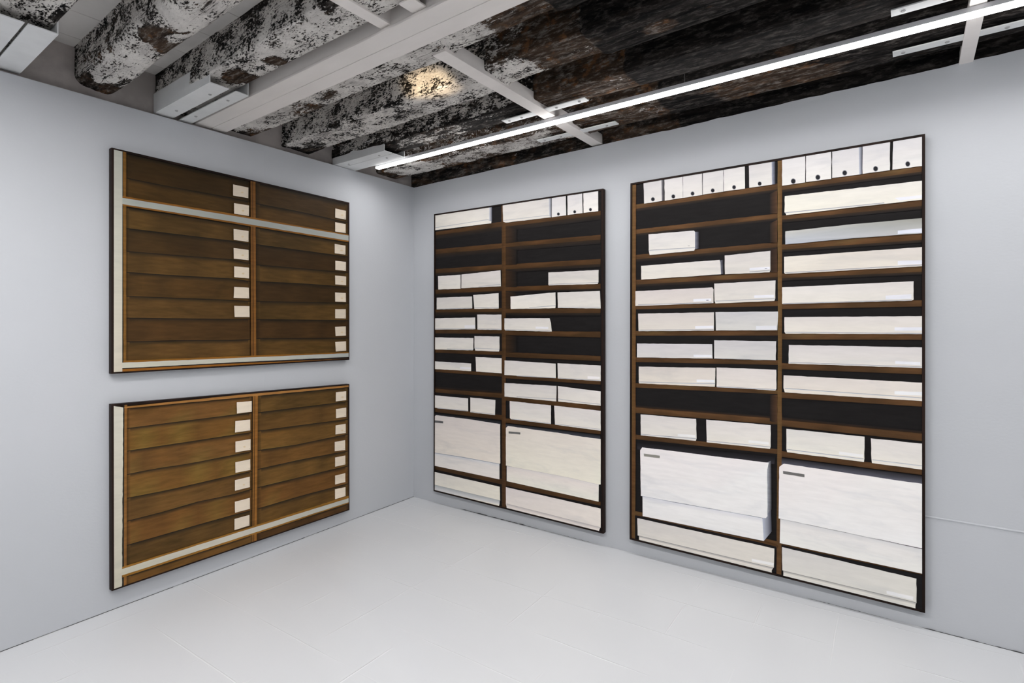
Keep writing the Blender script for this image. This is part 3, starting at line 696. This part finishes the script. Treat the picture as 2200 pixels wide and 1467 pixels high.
for V, p0, p1, q0, q1, fd in ((B, (105, 590), (1620, 393), (105, 640), (1620, 455), 10), (B, (105, 905), (1620, 773), (105, 962), (1620, 840), 9), (B, (105, 1240), (1620, 1153), (105, 1310), (1620, 1225), 7),
      (D, (105, 125), (1620, 77), (105, 185), (1620, 145), 3), (D, (105, 467), (1620, 462), (105, 530), (1620, 527), 6), (D, (105, 820), (1620, 832), (105, 878), (1620, 915), 0),
      (D, (105, 1155), (1620, 1215), (105, 1222), (1620, 1287), 0), (F_, (105, 32), (1620, 130), (105, 90), (1620, 192), 0), (F_, (105, 375), (1620, 522), (105, 440), (1620, 600), 0),
      (F_, (105, 725), (1620, 915), (105, 787), (1620, 975), 0), (H_, (105, 530), (1620, 868), (105, 605), (1620, 922), 0)):
    shelf(V, p0, p1, V, q0, q1, SH3, fade=fd)
for V, y0, y1, ys in ((B, 645, 905, 880), (B, 975, 1240, 1235), (B, 1330, 1590, 1590), (D, 195, 462, 440), (D, 880, 1150, 1140)):
    V.grad((122, y0), (122, y1), (300, ys), (300, y0 + 20), (58, 41, 26), (28, 25, 24), BROWN)
c3.poly([A.T((1165, 285)), A.T((1225, 280)), G_.T((1228, 830)), G_.T((1165, 815))], [(70, 48, 27), (84, 58, 32), (84, 58, 36), (72, 50, 32)], BROWN)
c3.poly([B.T((58, 290)), B.T((78, 286)), B.T((80, 560)), B.T((62, 575))], (84, 58, 34), BROWN)
wbox(A, [(100, 455), (985, 325), (1008, 325), (1000, 585), (100, 697)], lip=[(108, 655), (600, 578), (945, 525), (1000, 548)], side=((965, 330), (965, 545), (1012, 560), (1012, 325)))
wbox(A, [(160, 1418), (515, 1395), (515, 1615), (165, 1628)]); A.vline(522, 1392, 522, 1612, 9, (95, 92, 92), BLACK)
wbox(A, [(530, 1393), (1145, 1325), (1152, 1577), (527, 1607)], lip=[(800, 1580), (1145, 1545)])
for pts, lip in (([(140, 290), (697, 270), (700, 458), (140, 475)], [(145, 465), (690, 450)]), ([(715, 248), (1115, 218), (1117, 460), (733, 465)], [(735, 447), (1115, 440)]),
      ([(95, 615), (747, 600), (750, 785), (95, 792)], [(108, 778), (745, 772)]), ([(777, 555), (1160, 555), (1160, 797), (782, 790)], [(790, 778), (1155, 785)]),
      ([(95, 913), (718, 925), (718, 1100), (705, 1118), (95, 1103)], [(300, 1092), (710, 1105)]), ([(735, 893), (1130, 902), (1130, 1100), (1122, 1137), (750, 1122), (735, 1080)], [(740, 1082), (1128, 1098)]),
      ([(95, 1290), (683, 1325), (683, 1445), (95, 1412)], None), ([(752, 1222), (1163, 1242), (1165, 1480), (762, 1452)], None)):
    wbox(C_, pts, lip=lip)
C_.poly([(507, 1378), (680, 1383), (680, 1418), (507, 1413)], (236, 233, 235), WHITE); C_.poly([(580, 725), (745, 722), (745, 765), (580, 768)], (232, 230, 232), WHITE)
wbox(E_, [(95, 357), (637, 408), (637, 612), (95, 552)], lip=[(150, 555), (632, 603)]); wbox(E_, [(670, 392), (1065, 433), (1060, 672), (670, 625)], lip=[(680, 615), (1060, 655)])
E_.grad((95, 640), (1150, 765), (1150, 830), (95, 700), (28, 28, 30), (60, 62, 68), BLACK)
wbox(E_, [(95, 690), (130, 672), (240, 684), (640, 735), (1140, 812), (1143, 1430), (1120, 1442), (95, 1262)], (226, 218, 208))
band(E_, [(95, 1262), (560, 1335), (1130, 1440)], [(95, 1465), (1130, 1682)], (204, 204, 207), (221, 216, 211), (226, 220, 214))
E_.line([(95, 1262), (560, 1335), (1130, 1440)], 8, (135, 142, 155), WHITE)
E_.poly([(95, 750), (242, 768), (242, 801), (95, 787)], (98, 98, 98), BLACK)
wbox(G_, [(95, 241), (1135, 478), (1140, 693), (1125, 700), (1125, 782), (95, 532)], (224, 219, 207))
G_.grad((95, 445), (1135, 693), (1130, 760), (95, 520), (165, 168, 170), (214, 212, 210), WHITE); G_.line([(95, 445), (1135, 693)], 4, (135, 135, 135), WHITE)
wbox(B, [(80, 298), (812, 190), (850, 185), (838, 492), (790, 497), (130, 575), (88, 560)], lip=[(90, 540), (790, 458), (835, 478)], side=((805, 195), (812, 462), (850, 490), (848, 186)))
for q, dsc in (([(852, 187), (1075, 153), (1080, 460), (852, 492)], (958, 440)), ([(1100, 148), (1335, 115), (1340, 425), (1103, 457)], (1215, 405)), ([(1352, 112), (1585, 75), (1585, 395), (1355, 422)], (1463, 370))):
    wbox(B, q, (230, 226, 222)); B.disc(*dsc, 21)
B.vline(850, 183, 849, 492, 6, (35, 33, 36), BLACK)
wbox(B, [(800, 1360), (1592, 1320), (1590, 1510), (1578, 1540), (808, 1564), (800, 1545)], lip=[(810, 1545), (1585, 1515)])
for V, pts, lip in ((D, [(203, 272), (912, 205), (915, 410), (910, 455), (207, 467)], [(500, 445), (915, 412)]), (D, [(945, 207), (1612, 183), (1625, 460), (950, 452)], [(955, 437), (1612, 437)]),
      (D, [(108, 615), (820, 613), (842, 690), (855, 822), (125, 805), (108, 785)], [(125, 790), (830, 806)]), (D, [(110, 1275), (915, 1327), (918, 1555), (108, 1505)], [(300, 1515), (915, 1548)]),
      (D, [(945, 1320), (1625, 1358), (1625, 1602), (950, 1560)], [(960, 1550), (1612, 1590)]),
      (F_, [(110, 165), (930, 210), (925, 455), (110, 378)], [(300, 378), (925, 415)]), (F_, [(950, 212), (1625, 298), (1625, 522), (955, 455)], [(955, 412), (1300, 465), (1618, 498)]),
      (F_, [(192, 448), (842, 518), (842, 812), (215, 735), (195, 715)], [(220, 728), (840, 800)]), (F_, [(893, 522), (1625, 603), (1625, 917), (905, 820)], [(905, 808), (1618, 892)])):
    wbox(V, pts, lip=lip)
D.poly([(600, 745), (800, 748), (800, 785), (600, 780)], (234, 233, 236), WHITE); F_.poly([(1418, 58), (1612, 65), (1612, 105), (1418, 100)], (238, 234, 234), WHITE)
F_.vline(935, 210, 940, 455, 12, (40, 30, 26), BLACK)
F_.grad((128, 800), (1620, 985), (1620, 1045), (128, 850), (28, 28, 30), (66, 68, 76), BLACK)
wbox(F_, [(132, 870), (165, 842), (1000, 955), (1300, 1005), (1625, 1047), (1625, 1760), (1595, 1763), (132, 1463)], (231, 223, 209))
band(H_, [(145, 297), (550, 370), (1100, 475), (1595, 590)], [(145, 535), (1592, 858)], (214, 208, 203), (222, 214, 207), (229, 222, 210))
H_.line([(145, 297), (550, 370), (1100, 475), (1595, 590)], 4, (188, 180, 176), WHITE)
F_.poly([(175, 925), (360, 943), (360, 975), (175, 958)], (112, 112, 110), BLACK)
wbox(H_, [(132, 628), (1625, 967), (1625, 1268), (1602, 1270), (1602, 1325), (148, 958), (132, 890)], (222, 214, 207))
H_.grad((140, 890), (1620, 1262), (1605, 1300), (145, 935), (184, 176, 174), (222, 213, 206), WHITE); H_.line([(140, 890), (1620, 1262)], 4, (155, 148, 145), WHITE)
c3.done()

c4 = Canvas('R', [(1354.2, 393.6), (1987.7, 287), (1987.7, 1317.2), (1352.5, 1158.7)],
            'largest dark-framed painting, white binders and archive boxes on brown shelves', 1.10)
A, B, C_, D = View(c4, 1340, 330, 5.06), View(c4, 1660, 280, 4.586), View(c4, 1340, 600, 5.06), View(c4, 1660, 590, 5.06)
E_, F_, G_, H_ = View(c4, 1340, 870, 5.06), View(c4, 1660, 860, 5.06), View(c4, 1340, 1050, 5.06), View(c4, 1660, 1050, 5.06)
SH4 = (94, 66, 40)
for V, a0, a1, b0, b1, fd, up in ((A, 557, 330, 600, 385, 6, 0), (A, 830, 655, 872, 700, 5, 0), (A, 1105, 968, 1148, 1015, 6, 0), (A, 1378, 1287, 1422, 1340, 6, 0),
      (C_, 290, 240, 327, 290, 0, 0), (C_, 565, 560, 612, 610, 0, 0), (C_, 852, 882, 898, 930, 0, 0), (C_, 1133, 1208, 1175, 1248, 0, 0),
      (E_, 30, 155, 85, 212, 0, 6), (E_, 325, 485, 370, 532, 0, 0), (G_, 245, 575, 288, 622, 0, 0)):
    shelf(V, (128, a0), (1680, a1), V, (128, b0), (1680, b1), SH4, fade=fd, up=up)
for V, a0, a1, b0, b1, fd, up in ((B, 548, 353, 588, 405, 6, 0), (B, 845, 687, 880, 745, 7, 0), (B, 1130, 1015, 1175, 1078, 6, 0), (B, 1418, 1340, 1455, 1393, 6, 0)):
    shelf(V, (92, a0), (1480, a1), V, (92, b0), (1480, b1), SH4, fade=fd, up=up)
for V, a0, a1, b0, b1, fd, up in ((D, 322, 282, 375, 345, 0, 0), (D, 645, 648, 703, 708, 0, 0), (D, 965, 1015, 1025, 1082, 0, 0), (D, 1280, 1375, 1338, 1432, 0, 0),
      (F_, 215, 365, 278, 440, 0, 7), (F_, 555, 750, 612, 808, 0, 0)):
    shelf(V, (98, a0), (1620, a1), V, (98, b0), (1620, b1), SH4, fade=fd, up=up)
H_.poly([(88, 585), (1620, 912), (1620, 930), (88, 605)], (86, 60, 34), BROWN)
for V, y0, y1, ys0, ys1 in ((A, 400, 650, 440, 655), (A, 720, 965, 760, 970), (C_, 1255, 1560, 1260, 1540)):
    V.grad((1672, y0), (1672, y1), (1590, ys1), (1590, ys0), (80, 56, 38), (32, 28, 27), BROWN)
A.poly([(1600, 1045), (1672, 1030), (1672, 1290), (1600, 1290)], [(40, 30, 26), (62, 44, 32), (70, 48, 34), (48, 36, 28)], BROWN)
c4.poly([A.T((85, 320)), A.T((137, 320)), E_.T((131, 700)), G_.T((128, 560)), G_.T((85, 560)), E_.T((90, 700))], [(112, 78, 46), (104, 72, 42), (96, 66, 38), (108, 74, 44), (100, 66, 40), (106, 72, 42)], BROWN)
c4.poly([A.T((1675, 60)), A.T((1724, 60)), C_.T((1722, 700)), G_.T((1718, 950)), G_.T((1662, 930)), C_.T((1678, 700))], [(118, 84, 50), (104, 72, 42), (100, 72, 42), (104, 76, 48), (96, 68, 42), (110, 78, 46)], BROWN)
for q, dsc in (([(218, 318), (415, 288), (420, 515), (225, 545)], (320, 497)), ([(445, 282), (641, 250), (645, 482), (448, 513)], (542, 467)), ([(646, 250), (854, 215), (857, 450), (648, 482)], (751, 436)),
               ([(862, 214), (1083, 178), (1085, 415), (862, 447)], (970, 402)), ([(1088, 176), (1318, 138), (1320, 382), (1090, 413)], (1202, 367)), ([(1362, 128), (1610, 85), (1615, 337), (1367, 373)], (1480, 328))):
    wbox(A, q, (228, 224, 219)); A.disc(*dsc, 19)
A.grad((1610, 88), (1615, 335), (1652, 335), (1650, 88), (150, 155, 170), (40, 38, 45), BLACK); A.grad((413, 290), (418, 515), (443, 512), (443, 285), (120, 118, 122), (45, 42, 44), BLACK)
A.vline(645, 252, 647, 482, 2, (160, 158, 160), WHITE); A.vline(1086, 180, 1088, 414, 3, (120, 120, 124), BLACK); A.vline(858, 216, 860, 450, 5, (40, 38, 38), BLACK)
wbox(A, [(273, 878), (765, 838), (788, 860), (790, 1000), (770, 1055), (285, 1103), (275, 1050)], (226, 222, 216), lip=[(280, 1050), (780, 1020)])
A.grad((778, 850), (778, 1040), (822, 1030), (822, 850), (120, 122, 135), (34, 32, 34), BLACK)
wbox(A, [(192, 1220), (1045, 1155), (1055, 1190), (1060, 1312), (195, 1370)]); A.grad((1052, 1160), (1060, 1310), (1092, 1308), (1085, 1155), (110, 112, 122), (34, 32, 34), BLACK)
wbox(A, [(1100, 1108), (1597, 1057), (1597, 1265), (1587, 1290), (1103, 1312)], lip=[(1370, 1285), (1590, 1268)], lab=[(1370, 1242), (1590, 1230), (1590, 1258), (1370, 1272)])
A.line([(1535, 1252), (1562, 1249)], 5, (90, 90, 100), BLACK); A.line([(700, 1004), (722, 1003)], 4, (110, 110, 115), BLACK)
wbox(C_, [(130, 130), (965, 88), (980, 110), (978, 258), (130, 290)], (228, 220, 212), lip=[(160, 275), (960, 250)], lab=[(760, 215), (955, 208), (955, 238), (760, 243)])
C_.line([(900, 228), (925, 227)], 8, (80, 80, 90), BLACK); C_.line([(1582, 188), (1610, 186)], 6, (90, 90, 100), BLACK); C_.line([(920, 526), (945, 525)], 6, (120, 120, 130), BLACK)
wbox(C_, [(987, 47), (1653, 12), (1650, 205), (1640, 235), (1000, 262), (990, 235)], lip=[(1000, 235), (1645, 208)])
C_.poly([(1420, 175), (1635, 168), (1635, 198), (1420, 203)], (234, 234, 240), WHITE)
wbox(C_, [(160, 373), (985, 358), (983, 557), (165, 563)], (226, 219, 210), lip=[(168, 550), (980, 545)], lab=[(780, 507), (978, 502), (978, 535), (780, 538)])
wbox(C_, [(1000, 357), (1680, 350), (1672, 553), (1005, 556)], (214, 212, 208)); C_.poly([(1440, 505), (1660, 502), (1660, 545), (1440, 548)], (226, 226, 230), WHITE)
wbox(C_, [(147, 697), (965, 705), (970, 860), (147, 848)], (214, 210, 208), lab=[(762, 818), (960, 822), (960, 848), (762, 845)])
wbox(C_, [(987, 662), (1660, 672), (1655, 880), (987, 862)], (216, 213, 209)); C_.line([(990, 860), (1300, 868), (1650, 878)], 4, (120, 122, 128), WHITE)
wbox(C_, [(168, 948), (1000, 962), (997, 1130), (993, 1167), (172, 1130), (167, 1110)], (222, 214, 204), lip=[(170, 1112), (600, 1125), (995, 1130)], lab=[(795, 1088), (990, 1093), (990, 1122), (795, 1118)])
wbox(C_, [(1012, 957), (1660, 982), (1662, 1190), (1650, 1208), (1012, 1165)], (222, 215, 208), lip=[(1015, 1163), (1655, 1195)])
wbox(E_, [(187, 100), (790, 150), (795, 360), (787, 387), (190, 327)], lip=[(190, 315), (790, 362)], lab=[(590, 312), (780, 325), (780, 352), (590, 338)])
wbox(E_, [(900, 157), (1600, 217), (1600, 450), (1592, 475), (905, 403)], lip=[(905, 385), (1595, 452)], lab=[(1360, 380), (1580, 402), (1580, 430), (1360, 408)])
# big boxes
E_.grad((150, 400), (1650, 560), (1640, 640), (150, 480), (28, 26, 28), (50, 48, 52), BLACK)
E_.grad((1555, 625), (1548, 1220), (1612, 1130), (1608, 600), (175, 178, 185), (34, 33, 38), BLACK)
G_.grad((1510, 320), (1525, 563), (1612, 460), (1605, 225), (176, 180, 192), (48, 48, 58), WHITE)
wbox(E_, [(183, 490), (205, 458), (480, 491), (850, 537), (1200, 580), (1578, 625), (1562, 700), (1565, 1205), (1548, 1225), (1510, 1222), (190, 985)], (240, 232, 226))
band(G_, [(208, 78), (500, 135), (1000, 225), (1510, 315)], [(210, 293), (1525, 563)], (212, 211, 215), (229, 225, 222), (233, 228, 225))
G_.line([(208, 78), (1510, 314)], 4, (165, 168, 178), WHITE)
E_.poly([(222, 525), (397, 548), (395, 575), (225, 555)], (135, 132, 124), WHITE)
G_.poly([(205, 293), (1500, 565), (1680, 612), (1680, 640), (1500, 585), (205, 302)], (84, 58, 34), BROWN)
G_.poly([(128, 285), (210, 300), (1500, 583), (1660, 625), (1660, 650), (1635, 645), (152, 318), (150, 560), (128, 560)], (28, 26, 27), BLACK)
wbox(G_, [(152, 315), (1640, 645), (1635, 850), (1612, 862), (1612, 905), (172, 557), (170, 507), (155, 503)], (212, 207, 199))
G_.grad((170, 507), (1630, 855), (1612, 880), (172, 535), (150, 148, 145), (224, 216, 208), WHITE); G_.line([(170, 507), (1630, 855)], 4, (120, 118, 116), WHITE)
G_.poly([(1395, 755), (1635, 802), (1632, 832), (1395, 785)], (230, 226, 222), WHITE)
# right half
for q, dsc in (([(95, 297), (322, 253), (322, 515), (95, 548)], (205, 503)), ([(330, 249), (578, 209), (578, 480), (330, 512)], (447, 465)), ([(587, 208), (858, 161), (862, 437), (587, 472)], (711, 422)),
               ([(887, 156), (1158, 111), (1155, 395), (887, 432)], (1015, 381)), ([(1187, 106), (1480, 58), (1480, 353), (1180, 390)], (1331, 334))):
    wbox(B, q, (228, 225, 222)); B.disc(*dsc, 22)
B.grad((848, 165), (853, 438), (884, 432), (884, 158), (195, 198, 210), (50, 50, 62), WHITE)
wbox(B, [(122, 650), (1480, 498), (1480, 684), (135, 837), (133, 812), (118, 810)], (230, 226, 216), lip=[(125, 812), (700, 755), (1100, 715)], lab=[(1200, 668), (1480, 640), (1480, 668), (1250, 695)])
B.poly([(127, 997), (800, 925), (1480, 866), (1480, 1015), (800, 1063), (127, 1125)], [(196, 195, 190), (178, 178, 172), (150, 150, 142), (190, 190, 190), (170, 172, 174), (182, 188, 200)], WHITE)
B.poly([(1233, 990), (1480, 966), (1480, 1008), (1233, 1022)], (224, 227, 238), WHITE)
wbox(B, [(115, 1247), (1480, 1150), (1480, 1338), (125, 1415), (115, 1400)], (228, 221, 211), lip=[(125, 1403), (1000, 1350), (1463, 1325)], lab=[(1233, 1288), (1480, 1278), (1480, 1318), (1233, 1328)])
wbox(D, [(105, 138), (1533, 72), (1533, 270), (1512, 282), (105, 318)], (226, 221, 214), lip=[(115, 312), (1515, 272)], lab=[(1228, 228), (1510, 212), (1508, 262), (1228, 270)])
wbox(D, [(130, 462), (1620, 450), (1620, 645), (143, 640), (130, 620)], (224, 218, 210), lip=[(140, 624), (1612, 636)], lab=[(1325, 572), (1620, 572), (1620, 607), (1325, 607)])
wbox(D, [(178, 763), (1620, 790), (1620, 1015), (175, 965)], (220, 215, 210), lip=[(180, 950), (1608, 1000)], lab=[(1332, 937), (1605, 948), (1605, 983), (1332, 968)])
wbox(D, [(122, 1092), (1610, 1172), (1620, 1372), (135, 1278), (120, 1230)], (226, 218, 208), lip=[(135, 1232), (1610, 1335)], lab=[(1325, 1265), (1612, 1272), (1612, 1312), (1325, 1300)])
wbox(F_, [(152, 307), (1000, 392), (998, 630), (993, 667), (160, 560), (152, 525)], (226, 222, 212), lip=[(160, 528), (990, 632)], lab=[(722, 553), (985, 585), (985, 618), (722, 585)])
wbox(F_, [(1068, 410), (1620, 467), (1620, 748), (1080, 677), (1075, 635)], (226, 221, 212), lip=[(1085, 640), (1612, 705)])
F_.grad((100, 620), (1620, 815), (1620, 905), (100, 700), (30, 28, 30), (95, 95, 105), BLACK)
wbox(F_, [(75, 720), (125, 685), (450, 733), (750, 777), (1400, 872), (1625, 903), (1625, 1603), (67, 1278)], (236, 229, 222))
band(H_, [(85, 322), (700, 450), (1200, 555), (1625, 652)], [(80, 585), (1625, 916)], (203, 202, 202), (219, 216, 213), (229, 224, 218))
H_.line([(85, 322), (1620, 650)], 4, (165, 162, 162), WHITE)
F_.poly([(115, 763), (348, 800), (348, 832), (117, 795)], (112, 110, 108), BLACK)
H_.poly([(98, 605), (1620, 930), (1620, 1320), (1560, 1310), (1560, 968), (110, 628), (108, 950), (98, 945)], (28, 27, 28), BLACK)
wbox(H_, [(105, 628), (1563, 970), (1563, 1235), (1552, 1240), (1552, 1297), (118, 938), (118, 882), (108, 880)], (210, 207, 200))
H_.grad((118, 885), (1558, 1228), (1552, 1265), (120, 915), (150, 148, 144), (224, 219, 210), WHITE); H_.line([(118, 885), (1558, 1228)], 4, (120, 118, 114), WHITE)
H_.poly([(1238, 1100), (1530, 1165), (1525, 1205), (1240, 1135)], (230, 228, 226), WHITE)
c4.done()
